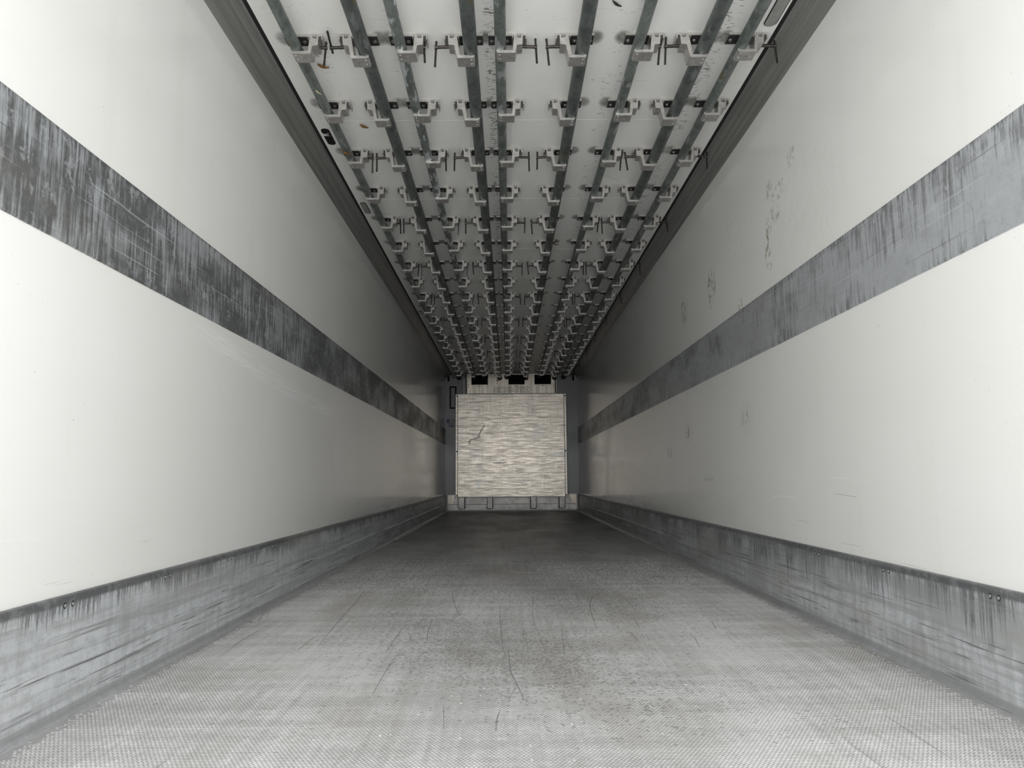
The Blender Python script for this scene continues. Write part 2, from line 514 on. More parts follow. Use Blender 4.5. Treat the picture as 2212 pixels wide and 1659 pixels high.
def stadium(x, y, w, l, n=10):
    pts = []
    for i in range(n + 1):
        a = math.pi * i / n
        pts.append((x + w / 2 * math.cos(a), y + (l - w) / 2 + w / 2 * math.sin(a)))
    for i in range(n + 1):
        a = math.pi + math.pi * i / n
        pts.append((x + w / 2 * math.cos(a), y - (l - w) / 2 + w / 2 * math.sin(a)))
    return pts

def structure(o):
    o['kind'] = 'structure'
    return o

def thing(name, label, cat, loc=(0, 0, 0), group=None):
    o = bpy.data.objects.new(name, None)
    COL.objects.link(o)
    o.location = loc
    o.empty_display_size = .1
    o['label'] = label; o['category'] = cat
    if group: o['group'] = group
    return o

def tag(o, label, cat, group=None):
    o['label'] = label; o['category'] = cat
    if group: o['group'] = group
    return o

# ------------------------------------------------------------------ shell
floor = structure(link('floor', box_mesh('floor', -HW - .06, HW + .06, Y0, Y1 + .06, -.12, 0), M['floor']))
# side walls: one sheet each; the marked stretches carry the marks in the same finish
def side_wall(name, s, base, zones):
    bm = bmesh.new()
    xa, xb = sorted((s * HW, s * (HW + .06)))
    add_box(bm, xa, xb, Y0, Y1, 0, 2.62)
    for (y0, y1, z0, z1, _) in zones:
        for co, no in (((0, y0, 0), (0, 1, 0)), ((0, y1, 0), (0, 1, 0)), ((0, 0, z0), (0, 0, 1)), ((0, 0, z1), (0, 0, 1))):
            bmesh.ops.bisect_plane(bm, geom=bm.verts[:] + bm.edges[:] + bm.faces[:], plane_co=co, plane_no=no)
    for f in bm.faces:
        c = f.calc_center_median()
        f.material_index = 0
        for q, (y0, y1, z0, z1, _) in enumerate(zones):
            if y0 < c.y < y1 and z0 < c.z < z1 and abs(c.x - s * HW) < .001:
                f.material_index = q + 1
    me = bm_mesh(name, bm)
    me.materials.append(base)
    for zn in zones: me.materials.append(zn[4])
    return structure(link(name, me))
side_wall('wall_left', -1, M['wall_l'], [(2.7, 5.3, .80, 1.25, M['wall_l_scuff'])])
side_wall('wall_right', 1, M['wall_r'], [(2.9, 5.8, 1.50, 2.25, M['wall_r_stain']), (2.7, 6.5, .45, 1.10, M['wall_r_fix'])])
structure(link('wall_back', box_mesh('wall_back', -HW - .06, HW + .06, Y1, Y1 + .06, 0, 2.62), M['grey_gel']))

# ceiling: liner sheets butted with fine open joints
TX = [-.978, -.677, -.521, -.216, -.086, .272, .516, .800, .969]
TYPE = ['A', 'B', 'A', 'B', 'A', 'B', 'A', 'B', 'A']
smudges = [x - .060 if k == 'A' else x + .060 for x, k in zip(TX, TYPE)]
M['ceiling'] = mat_ceiling('white_ceiling_liner', smudges)
ceiling = structure(link('ceiling', box_mesh('ceiling', -HW, HW, Y0, Y1, ZC + .008, 2.62), M['ceiling']))
ys = [Y0] + [3.971 + 1.181 * k for k in range(-3, 9)] + [Y1]
for a, b in zip(ys[:-1], ys[1:]):
    if b - a < .05: continue
    link('ceiling_panel', box_mesh('ceiling_panel', -1.112, 1.112, a + .0012, b - .0012, ZC, ZC + .0085, .0012), M['ceiling'], ceiling)

# floor relief: barley grains where they can be told apart, one joined part
def grains():
    px, py = .0102, .0090
    nx, ny = int(2.40 / px), int((6.3 - 1.35) / py)
    I, J = np.meshgrid(np.arange(nx), np.arange(ny))
    I = I.ravel(); J = J.ravel()
    cx = -1.195 + (I + .5 * (J % 2)) * px; cy = 1.35 + J * py
    keep = (np.abs(cx) < 1.15 + .045 * rng.random(len(cx)))
    keep &= rng.random(len(cx)) > (cy - 4.0) / 2.3
    # worn away here and there along the middle of the floor
    wear = np.exp(-((cx - .02) / .55) ** 2) * (0.55 + .45 * np.sin(cy * 3.1 + cx * 4)) * np.clip((cy - 1.8) / 1.2, 0, 1)
    keep &= rng.random(len(cx)) > wear * .6
    cx, cy, I, J = cx[keep], cy[keep], I[keep], J[keep]
    n = len(cx)
    ang = np.where((J % 2) == 0, 1, -1) * math.radians(27) + rng.normal(0, .05, n)
    L, Wd, H = .0055, .0021, .0011
    hz = H * (1 - .55 * wear[keep]) * rng.uniform(.8, 1.1, n)
    base = np.array([[-L, 0, 0], [0, -Wd, 0], [L, 0, 0], [0, Wd, 0], [-L * .45, 0, 1], [L * .45, 0, 1]])
    c, s = np.cos(ang), np.sin(ang)
    V = np.zeros((n, 6, 3), np.float32)
    V[:, :, 0] = cx[:, None] + base[None, :, 0] * c[:, None] - base[None, :, 1] * s[:, None]
    V[:, :, 1] = cy[:, None] + base[None, :, 0] * s[:, None] + base[None, :, 1] * c[:, None]
    V[:, :, 2] = base[None, :, 2] * hz[:, None] - .00005 + .00005
    T = np.array([[0, 1, 4], [1, 5, 4], [1, 2, 5], [2, 3, 5], [3, 4, 5], [3, 0, 4]])
    Fc = (np.arange(n)[:, None, None] * 6 + T[None]).reshape(-1, 3)
    me = bpy.data.meshes.new('tread_pattern')
    me.vertices.add(n * 6); me.vertices.foreach_set('co', V.reshape(-1))
    me.loops.add(len(Fc) * 3); me.loops.foreach_set('vertex_index', Fc.reshape(-1).astype(np.int32))
    me.polygons.add(len(Fc)); me.polygons.foreach_set('loop_start', np.arange(0, len(Fc) * 3, 3, dtype=np.int32))
    me.polygons.foreach_set('loop_total', np.full(len(Fc), 3, np.int32))
    me.update(calc_edges=True)
    return me
tp = link('tread_pattern', grains(), M['grain'], floor)
tp['kind'] = 'stuff'
# dark scuffs dragged across the floor
SCUFF = [[(0.065, 4.25), (0.041, 3.497), (0.046, 3.213), (0.054, 3.056), (0.062, 2.767)], [(-0.112, 3.811), (-0.103, 3.421), (-0.091, 2.959), (-0.078, 2.721)], [(-0.068, 2.899), (-0.062, 2.548), (-0.044, 2.383), (-0.023, 2.195)], [(-0.037, 2.396), (-0.055, 2.274), (-0.069, 2.18)], [(0.15, 3.257), (0.135, 2.95), (0.126, 2.73)], [(0.435, 4.229), (0.381, 4.072), (0.344, 3.926), (0.314, 3.692), (0.296, 3.377), (0.29, 3.18)], [(-0.462, 4.041), (-0.47, 3.699), (-0.467, 3.578)], [(-0.456, 2.752), (-0.455, 2.449), (-0.451, 2.264)], [(-0.375, 4.274), (-0.336, 3.89), (-0.284, 3.512)], [(0.101, 3.386), (0.107, 3.187)], [(-0.462, 3.143), (-0.427, 2.972)], [(-0.088, 2.124), (-0.096, 2.028), (-0.097, 1.941)], [(-0.241, 2.159), (-0.224, 1.953)], [(-0.397, 3.435), (-0.386, 3.14), (-0.37, 2.97)], [(-0.861, 4.375), (-0.823, 3.888), (-0.794, 3.364), (-0.762, 2.895)], [(-1.184, 3.694), (-1.117, 3.427)], [(-1.189, 3.625), (-1.134, 3.379)], [(0.789, 3.341), (0.763, 3.161)], [(0.779, 3.098), (0.76, 2.906)], [(0.643, 3.043), (0.617, 2.842)], [(0.472, 3.429), (0.464, 3.196)], [(0.466, 3.09), (0.458, 2.955)], [(-0.115, 2.665), (-0.07, 2.679)]]
bm = bmesh.new()
for q, pl_ in enumerate(SCUFF):
    pts = [Vector((a, b, .0007)) for a, b in pl_]
    fine = []
    for k in range(len(pts) - 1):
        for u in range(6):
            a0 = pts[max(k - 1, 0)]; a1 = pts[k]; a2 = pts[k + 1]; a3 = pts[min(k + 2, len(pts) - 1)]; w_ = u / 6
            fine.append(.5 * ((2 * a1) + (a2 - a0) * w_ + (2 * a0 - 5 * a1 + 4 * a2 - a3) * w_ ** 2 + (3 * a1 - a0 - 3 * a2 + a3) * w_ ** 3))
    fine.append(pts[-1])
    prev = None
    for k, p in enumerate(fine):
        d = (fine[min(k + 1, len(fine) - 1)] - fine[max(k - 1, 0)]).normalized()
        nrm = Vector((-d.y, d.x, 0)) * (.0003 + (.0007 + .0005 * (q % 3)) * math.sin(math.pi * (.08 + .84 * k / (len(fine) - 1))))
        cur = (bm.verts.new(p + nrm), bm.verts.new(p - nrm), bm.verts.new(p - nrm - Vector((0, 0, .0006))), bm.verts.new(p + nrm - Vector((0, 0, .0006))))
        if prev:
            for c in range(4):
                bm.faces.new((prev[c], prev[(c + 1) % 4], cur[(c + 1) % 4], cur[c]))
        prev = cur
sm = link('scuff_marks', bm_mesh('scuff_marks', bm), M['scuff'], floor)
sm['kind'] = 'stuff'

# bump rails (a proud aluminium band on each wall)
def band(name, side, mat):
    s = -1 if side == 'left' else 1
    root = structure(bpy.data.objects.new(name, None)); COL.objects.link(root)
    prof = [(0, ST0), (.0035, ST0 + .001), (.005, ST0 + .004), (.005, ST0 + .055), (.0062, ST0 + .058), (.0062, ST0 + .064), (.005, ST0 + .067),
            (.005, ST0 + .145), (.0062, ST0 + .148), (.0062, ST0 + .153), (.005, ST0 + .156), (.005, ST1 - .058), (.0062, ST1 - .055), (.0062, ST1 - .050), (.005, ST1 - .047),
            (.005, ST1 - .004), (.0035, ST1 - .001), (0, ST1)]
    for a, b in ((Y0, 7.83), (7.834, Y1)):
        bm = bmesh.new()
        add_extrude(bm, [(s * (HW - d), z) for d, z in prof], a, b)
        link('bump_rail', bm_mesh('bump_rail', bm), mat, root)
    return root
band('trim_1', 'left', M['strip_l'])
band('trim_2', 'right', M['strip_r'])

# kick plates with rivet pairs
bm = bmesh.new()
add_cyl(bm, (0, 0, 0), (.0015, 0, 0), .0058, .0052, 14)
add_cyl(bm, (.0015, 0, 0), (.003, 0, 0), .0034, .002, 10)
riv_me = bm_mesh('rivet', bm); riv_me.materials.append(M['rivet_steel'])
bm = bmesh.new()
add_cyl(bm, (0, 0, 0), (.0006, 0, 0), .0080, .0078, 16)
ring_me = bm_mesh('rivet_ring', bm); ring_me.materials.append(M['black'])
def kick(name, side, mat):
    s = -1 if side == 'left' else 1
    root = structure(bpy.data.objects.new(name, None)); COL.objects.link(root)
    prof = [(0, 0), (.030, 0), (.027, .004), (.021, .009), (.0165, .016), (.015, .026), (.0135, .034), (.0135, .040), (.0150, .042), (.0150, .112), (.0175, .117), (.0190, .122), (.0190, .138), (.0175, .143),
            (.0140, .1465), (.0140, .150), (.0150, .152), (.0150, .263), (.0142, .265), (.0142, .269), (.0150, .271), (.0150, .300), (.013, .306), (.008, KICK), (0, KICK)]
    for a, b in ((Y0, 7.772), (7.776, Y1)):
        bm = bmesh.new()
        add_extrude(bm, [(s * (HW - d), z) for d, z in prof], a, b)
        link('kick_plate', bm_mesh('kick_plate', bm), mat, root)
    for k in range(22):
        for dy in (0, .036):
            o = link('rivet', riv_me, None, root, (s * (HW - .0150), 1.475 + .5885 * (k - 1) + dy, .2835))
            o.rotation_euler = (0, 0, math.pi if s > 0 else 0)
            q = link('washer', ring_me, None, o)
    return root
kick('baseboard_left', 'left', M['kick_l'])
kick('baseboard_right', 'right', M['kick_r'])
for s, nm in ((-1, 'trim_3'), (1, 'trim_4')):
    bm = bmesh.new()
    add_extrude(bm, [(s * (HW - .036), 0), (s * (HW - .052), 0), (s * (HW - .050), .004), (s * (HW - .038), .0045)], 7.9, Y1 - .03)
    structure(link(nm, bm_mesh(nm, bm), M['base_alu']))

# concave cove extrusions between wall and ceiling, with a black joint beside them
for s, nm, jn in ((-1, 'trim_5', 'trim_7'), (1, 'trim_6', 'trim_8')):
    face = []
    x0, z0, x1, z1 = HW, 2.457, 1.130, 2.534
    N = 22
    for i in range(N + 1):
        u = i / N
        bx, bz = x0 + (x1 - x0) * u, z0 + (z1 - z0) * u
        sag = .016 * math.sin(math.pi * u)               # hollow toward the corner
        rib = .0018 * (1 if i in (9, 10, 16) else 0)
        nx, nz = .59, .807
        face.append((bx + nx * (sag - rib), bz + nz * (sag - rib)))
    poly = [(s * a, b) for a, b in face] + [(s * 1.130, ZC + .03), (s * HW, ZC + .03)]
    bm = bmesh.new(); add_extrude(bm, poly, Y0, Y1)
    structure(link(nm, bm_mesh(nm, bm), M['cove']))
    xa, xb = sorted((s * 1.1125, s * 1.1295))
    structure(link(jn, box_mesh(jn, xa, xb, Y0, Y1, ZC + .001, ZC + .0079), M['rubber']))

# ------------------------------------------------------------------ overhead rail tubes
ROWS = [3.150 + .589 * k for k in range(19)]
ROWS = [2.561, 1.972, 1.383][::-1] + ROWS       # rows behind the camera's view carry the tubes to the door
ORD = ['first', 'second', 'third', 'fourth', 'fifth', 'sixth', 'seventh', 'eighth', 'ninth', 'tenth', 'eleventh', 'twelfth', 'thirteenth',
       'fourteenth', 'fifteenth', 'sixteenth', 'seventeenth', 'eighteenth', 'nineteenth']
HT = {'A': .091, 'B': .114}
RAD = {'A': .0243, 'B': .0302}
LOOK = ['brown blots near its end', 'dark and plain', 'streaked with bright bare patches', 'dark and smooth', 'flecked with yellow straw',
        'dark and clean', 'spotted with black grime', 'dark and thick', 'greenish and blotchy']
SHINY = [.25, .12, 1.25, .1, .6, .1, .5, .15, .35]
tube_z = {}
for i, (x, k) in enumerate(zip(TX, TYPE)):
    zc = ZC - HT[k] + .0105 + RAD[k]
    tube_z[i] = zc
    t = thing('overhead_tube', 'galvanised rail tube, %s of nine from the left wall, %s' % (ORD[i], LOOK[i]), 'pipe', (x, Y0 + .04, zc), 'overhead rail tubes')
    bm = bmesh.new()
    L = 14.19 - (Y0 + .04)
    n = 60
    seg = 32
    rings = []
    for q in range(n + 1):
        rings.append([bm.verts.new((RAD[k] * math.cos(2 * math.pi * c / seg), L * q / n, RAD[k] * math.sin(2 * math.pi * c / seg))) for c in range(seg)])
    for q in range(n):
        for c in range(seg):
            bm.faces.new((rings[q][c], rings[q][(c + 1) % seg], rings[q + 1][(c + 1) % seg], rings[q + 1][c]))
    bm.faces.new(list(reversed(rings[0]))); bm.faces.new(rings[-1])
    me = bm_mesh('pipe', bm, True)
    link('pipe', me, mat_tube('galvanised_steel_%d' % (i + 1), SHINY[i], i * 3.7 + 1, 1.55 if k == 'A' else 1.0), t)
    bm = bmesh.new()
    add_cyl(bm, (0, L - .03, -.005), (0, L + .03, -.005), .040, .046, 24)
    link('end_buffer', bm_mesh('end_buffer', bm), M['rubber'], t)

# ------------------------------------------------------------------ rail brackets
D = .074
def bracket_body(kind):
    H = HT[kind]; ub = .066 if kind == 'A' else .059
    s = 1 if kind == 'A' else -1
    bm = bmesh.new()
    us = ub - .013
    P1 = [(-.054, 0), (.068, 0), (.072, -.004), (.0725, -.017), (.078, -.0205), (.0905, -.0215), (.092, -.006), (.095, -.003), (.112, -.003), (.115, -.006),
          (.115, -.026), (.1105, -.026), (.1105, -.0105), (.0985, -.0105), (.0965, -.049), (.094, -.052), (.075, -.0535), (.071, -.057), (ub, -H + .003), (ub - .003, -H),
          (us, -H), (us, -H + .013), (us + .001, -H + .014), (.0595, -.013), (.0545, -.012), (.0545, -.022), (.0515, -.022), (.0515, -.012), (-.054, -.0105)]
    add_extrude(bm, [(s * u, w) for u, w in P1], 0, D)
    # foot with a through hole
    z0, z1 = -H, -H + .013
    ua = .006
    hx, hy, hr, n = (ua + us) / 2, D / 2, .0065, 16
    outer = []
    w2, d2 = (us - ua) / 2, D / 2
    for q in range(n):
        a = 2 * math.pi * (q + .5) / n
        cx, cy = math.cos(a), math.sin(a)
        sc = 1 / max(abs(cx), abs(cy))
        outer.append((hx + cx * sc * w2, hy + cy * sc * d2))
    # snap the ring to the four corners so the foot stays rectangular
    for cxn in (-1, 1):
        for cyn in (-1, 1):
            best = min(range(n), key=lambda q: (outer[q][0] - (hx + cxn * w2)) ** 2 + (outer[q][1] - (hy + cyn * d2)) ** 2)
            outer[best] = (hx + cxn * w2, hy + cyn * d2)
    inner = [(hx + hr * math.cos(2 * math.pi * (q + .5) / n), hy + hr * math.sin(2 * math.pi * (q + .5) / n)) for q in range(n)]
    vo0 = [bm.verts.new((s * u, y, z0)) for u, y in outer]; vo1 = [bm.verts.new((s * u, y, z1)) for u, y in outer]
    vi0 = [bm.verts.new((s * u, y, z0)) for u, y in inner]; vi1 = [bm.verts.new((s * u, y, z1)) for u, y in inner]
    for q in range(n):
        j = (q + 1) % n
        bm.faces.new((vo0[q], vo0[j], vi0[j], vi0[q])); bm.faces.new((vo1[q], vi1[q], vi1[j], vo1[j]))
        bm.faces.new((vo0[q], vo1[q], vo1[j], vo0[j])); bm.faces.new((vi0[q], vi0[j], vi1[j], vi1[q]))
    # cradle lip under the tube
    r = RAD[kind]; zc = -H + .0105 + r
    top = []
    for q in range(9):
        u = ua - (ua + .016) * q / 8
        top.append((u, zc - math.sqrt(max(r * r - u * u, 0)) ))
    P3 = [(ua, -H), (ua, z1)] + top[1:] + [(-.0175, -H + .0135), (-.0165, -H + .006), (-.011, -H)]
    add_extrude(bm, [(s * u, w) for u, w in P3], 0, D)
    me = bm_mesh('clamp_body', bm)
    me.materials.append(M['cast'])
    return me
BODY = {k: bracket_body(k) for k in 'AB'}
bm = bmesh.new(); add_cyl(bm, (0, 0, 0), (0, 0, -.0015), .010, .010, 14); add_cyl(bm, (0, 0, -.0015), (0, 0, -.008), .0065, .0062, 6)
BOLT = bm_mesh('bolt', bm); BOLT.materials.append(M['zinc_bolt'])
bm = bmesh.new(); add_cyl(bm, (0, 0, 0), (0, 0, -.002), .0055, .005, 12); add_cyl(bm, (0, 0, -.002), (0, 0, -.0035), .005, .0028, 12)
SCREW = bm_mesh('screw', bm); SCREW.materials.append(M['zinc_bolt'])
SHADE_PLATE = {}
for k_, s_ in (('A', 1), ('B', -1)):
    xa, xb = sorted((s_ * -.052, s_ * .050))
    SHADE_PLATE[k_] = box_mesh('flange_shade_plate', xa, xb, .004, D - .003, -.0140, -.0121, .0006)  # thin dark plate added to make the flange underside look shaded
    SHADE_PLATE[k_].materials.append(M['flange_shade'])
def rod_mesh(ln):
    bm = bmesh.new()
    add_cyl(bm, (.070, 0, 0), (ln, 0, -.003), .0070, .0070, 14)
    add_cyl(bm, (ln - .0065, 0, -.003), (ln + .0065, 0, -.003), .0088, .0088, 14)
    add_cyl(bm, (ln - .045, 0, -.002), (ln - .041, 0, -.002), .0080, .0080, 14) if ln > .12 else None
    me = bm_mesh('clamp_screw', bm); me.materials.append(M['dark_steel'])
    return me
bm = bmesh.new()
add_cyl(bm, (0, 0, .027), (0, 0, -.078), .0047, .0047, 10)
add_cyl(bm, (0, 0, -.078), (0, 0, -.085), .0056, .0044, 10)
add_cyl(bm, (0, 0, .025), (0, 0, .032), .0056, .0044, 10)
BAR = bm_mesh('tommy_bar', bm); BAR.materials.append(M['dark_steel'])
RODL = [.122, .154, .099, .154, .156, .152, .101, .156, .158]
ROD = {l: rod_mesh(l) for l in set(RODL)}

for r, y in enumerate(ROWS):
    vis = r - 3
    for i, (x, k) in enumerate(zip(TX, TYPE)):
        if vis < 0:
            # rows out of the picture, only the bodies that carry the tubes
            lab = 'plain cast bracket out of view near the doorway'
            continue
        s = 1 if k == 'A' else -1
        has_screw = vis % 2 == 0
        lab = 'aluminium rail bracket%s on %s tube from left wall, %s row from near end' % (
            ' with screw' if has_screw else '', ORD[i], ORD[vis])
        b = thing('rail_bracket', lab, 'bracket', (x, y, ZC), 'rail brackets under the ceiling')
        link('clamp_body', BODY[k], None, b)
        if vis < 9:
            link('flange_shade_plate', SHADE_PLATE[k], None, b)
            for u in (-.038, .030):
                link('bolt', BOLT, None, b, (s * u, D / 2, -.0140))
            for yy in (.020, .052):
                link('screw', SCREW, None, b, (s * -.003, yy, -HT[k]))
        if has_screw:
            sc = link('clamp_screw', ROD[RODL[i]], None, b, (0, D / 2, -.040))
            if s < 0: sc.rotation_euler = (0, 0, math.pi)
            br = link('tommy_bar', BAR, None, sc, (RODL[i], 0, -.003))
            ang = random.uniform(-14, 14)
            if vis == 0 and i == 1: ang = 108
            sl = random.uniform(-.006, .010)
            br.rotation_euler = (math.radians(ang), math.radians(random.uniform(-4, 6)), 0)
            br.location.z += sl

# ------------------------------------------------------------------ ceiling lamps
def lamp(x, y, w, l, label, dead=False):
    t = thing('ceiling_lamp', label, 'lamp', (x, y, ZC), 'recessed ceiling lamps')
    bm = bmesh.new()
    outer = stadium(0, 0, w, l); inner = stadium(0, 0, w - .007, l - .007)
    n = len(outer)
    vo0 = [bm.verts.new((a, b, 0)) for a, b in outer]; vo1 = [bm.verts.new((a, b, -.0025)) for a, b in outer]
    vi0 = [bm.verts.new((a, b, 0)) for a, b in inner]; vi1 = [bm.verts.new((a, b, -.0025)) for a, b in inner]
    for q in range(n):
        j = (q + 1) % n
        bm.faces.new((vo0[q], vo1[q], vo1[j], vo0[j])); bm.faces.new((vo1[q], vi1[q], vi1[j], vo1[j])); bm.faces.new((vi1[q], vi0[q], vi0[j], vi1[j]))
        bm.faces.new((vo0[q], vo0[j], vi0[j], vi0[q]))
    link('bezel', bm_mesh('bezel', bm), M['black'], t)
    bm = bmesh.new()
    add_extrude(bm, [(a, b) for a, b in stadium(0, 0, w - .0075, l - .0075)], -.0001, -.0009 if dead else -.0042, 'z')
    link('back_plate' if dead else 'lens', bm_mesh('lens', bm), M['black'] if dead else M['lens'], t)
    return t
lm = lamp(-1.072, 4.165, .046, .205, 'black oblong lamp opening with torn white wire beside the leftmost tube', True)
bm = bmesh.new()
add_tube(bm, [(.010, -.02, -.004), (.004, -.035, -.010), (-.012, -.045, -.014), (-.026, -.060, -.012), (-.034, -.075, -.006)], .0022, 6)
add_tube(bm, [(.014, -.052, -.006), (-.006, -.056, -.013), (-.026, -.066, -.010)], .0018, 6)
link('torn_wire', bm_mesh('torn_wire', bm), M['wire'], lm)
lamp(-1.076, 5.325, .043, .23, 'grey oblong lamp lens in the ceiling behind the black lamp opening')
lamp(-1.076, 8.84, .043, .23, 'small far grey lamp lens by the left cove, deepest of its row')
lamp(1.073, 2.62, .056, .97, 'long grey lamp lens in the ceiling beside the rightmost tube')

# ------------------------------------------------------------------ dry leaves caught under the ceiling
def leaf(name, label, loc, size, rot, mat, asp=.5, curl=.25):
    bm = bmesh.new()
    n = 7
    rows = []
    for i in range(n):
        u = i / (n - 1)
        wv = asp * .5 * math.sin(math.pi * min(max(u, .04), .97)) ** .8
        z = -curl * (math.sin(u * 2.6) ** 2) * .5
        rows.append([((u - .5), -wv, z - curl * .25), ((u - .5), 0, z), ((u - .5), wv, z - curl * .3 * (1 + .4 * math.sin(7 * u)))])
    top = [[bm.verts.new(Vector(p) * size) for p in r] for r in rows]
    bot = [[bm.verts.new((Vector(p) - Vector((0, 0, .03))) * size) for p in r] for r in rows]
    for i in range(n - 1):
        for j in range(2):
            bm.faces.new((top[i][j], top[i][j + 1], top[i + 1][j + 1], top[i + 1][j]))
            bm.faces.new((bot[i][j], bot[i + 1][j], bot[i + 1][j + 1], bot[i][j + 1]))
        bm.faces.new((top[i][0], top[i + 1][0], bot[i + 1][0], bot[i][0]))
        bm.faces.new((top[i][2], bot[i][2], bot[i + 1][2], top[i + 1][2]))
    for e in (0, n - 1):
        for j in range(2):
            bm.faces.new((top[e][j], top[e][j + 1], bot[e][j + 1], bot[e][j]))
    o = link(name, bm_mesh(name, bm), mat)
    o.location = loc; o.rotation_euler = rot
    return tag(o, label, 'leaf', 'dry leaves under the ceiling')
leaf('dry_leaf', 'brown curled leaf beside leftmost tube below its first bracket', (-.917, 3.395, ZC - .004), .055, (.2, .1, .3), M['leaf'], .6)
leaf('dry_leaf', 'brown leaf on the ceiling between first and second tubes', (-.842, 4.02, ZC - .003), .05, (.1, .1, .5), M['leaf'], .6)
leaf('dry_leaf', 'pale straw leaf clinging to leftmost tube', (-.962, 3.50, tube_z[0] - .0245), .035, (.2, .2, .9), M['leaf_pale'], .3)
leaf('dry_leaf', 'tan leaf on underside of leftmost tube before its third bracket', (-.972, 4.19, tube_z[0] - .0245), .05, (.1, .1, .6), M['leaf'], .6)
leaf('dry_leaf', 'brown leaf stuck beside seventh tube at top of picture', (.483, 2.885, ZC - .003), .05, (.1, .2, .3), M['leaf'], .45)
leaf('dry_leaf', 'dark sliver of leaf between sixth and seventh tubes', (.395, 2.93, ZC - .003), .05, (.1, .1, .6), M['ink'], .3)
leaf('dry_leaf', 'small reddish leaf between sixth and seventh tubes further back', (.345, 6.19, ZC - .003), .045, (.1, .1, .1), M['leaf_red'], .4)

# ------------------------------------------------------------------ front wall furniture
FY = Y1
# bulkhead of aluminium slats on four stand-offs
BX0, BX1, BZ0, BZ1, BY = -1.037, 1.010, .268, 2.153, 14.12
bk = thing('slat_bulkhead', 'large scuffed aluminium slat bulkhead standing before the grey front wall', 'bulkhead', (0, BY, BZ0))
N = 13
ph = (BZ1 - BZ0 - .012) / N
for q in range(N):
    z0 = q * ph + .006
    link('plank', box_mesh('plank', BX0 + .048, BX1 - .048, 0, .030, z0 + .0004, z0 + ph - .0004, .0016), M['bulk'], bk)
link('back_sheet', box_mesh('back_sheet', BX0 + .02, BX1 - .02, .031, .045, .01, BZ1 - BZ0 - .01), M['base_alu'], bk)
for xa, xb in ((BX0, BX0 + .046), (BX1 - .046, BX1)):
    link('side_channel', box_mesh('side_channel', xa, xb, -.010, .050, 0, BZ1 - BZ0, .008), M['bulk'], bk)
link('edge_rail', box_mesh('edge_rail', BX0 + .047, BX1 - .047, -.006, .048, BZ1 - BZ0 - .0055, BZ1 - BZ0 + .003, .002), M['base_alu'], bk)
link('edge_rail', box_mesh('edge_rail', BX0 + .047, BX1 - .047, -.006, .048, -.004, .0055, .002), M['base_alu'], bk)
bm = bmesh.new(); add_cyl(bm, (0, 0, 0), (0, -.006, 0), .013, .010, 12)
PB = bm_mesh('corner_bolt', bm); PB.materials.append(M['black'])
for xx in (BX0 + .030, BX1 - .030):
    for zz in (.03, .83, BZ1 - BZ0 - .045):
        link('corner_bolt', PB, None, bk, (xx, -.010, zz))
bm = bmesh.new(); add_cyl(bm, (0, 0, 0), (0, -.004, 0), .007, .006, 8)
LB = bm_mesh('leg_bolt', bm); LB.materials.append(M['black'])
for (xa, xb) in ((-.984, -.862), (-.461, -.352), (.330, .440), (.848, .962)):
    lg = link('stand_off', box_mesh('stand_off', xa + .008, xb - .008, .015, .115, .060 - BZ0, -.005, .004), M['base_alu'], bk)
    link('shadow_gap', box_mesh('shadow_block', xa, xb, .085, .130, .050 - BZ0, -.006), M['black'], lg)  # black block drawn in for the shadow around the stand-off
    link('foot_plate', box_mesh('foot_plate', xa - .024, xb + .024, .117, .138, .062 - BZ0, -.008), M['base_alu'], lg)
    for xx in (xa - .012, xb + .012):
        for zz in (.085, .135, .185, .235):
            link('leg_bolt', LB, None, lg, (xx, .117, zz - BZ0))

# lower kick sheet of the front wall
bm = bmesh.new()
bx = HW - .045
add_extrude(bm, [(-bx, .05), (-bx + .03, .028), (bx - .03, .028), (bx, .05), (bx, .305), (bx - .008, .312), (-bx + .008, .312), (-bx, .305)], FY - .030, FY)
bb = structure(link('baseboard_back', bm_mesh('baseboard_back', bm), M['base_alu']))
link('seam', box_mesh('seam', -bx + .01, bx - .01, FY - .033, FY - .029, .130, .136), M['rubber'], bb)
for s in (-1, 1):
    bm = bmesh.new()
    add_extrude(bm, [(s * (bx - .02), .295), (s * (bx - .14), .295), (s * (bx - .09), .145), (s * (bx - .02), .145)], FY - .034, FY - .030)
    link('gusset', bm_mesh('gusset', bm), M['duct'], bb)

# evaporator duct cover with three grilles and embossed lettering
dc = thing('duct_cover', 'aluminium air duct cover with three black grilles above the bulkhead', 'duct cover', (0, 14.20, 2.17))
DX0, DX1 = -.830, .806
VE = [(-.745, -.440), (-.057, .246), (.427, .736)]
VZ0, VZ1 = 2.335 - 2.17, 2.515 - 2.17
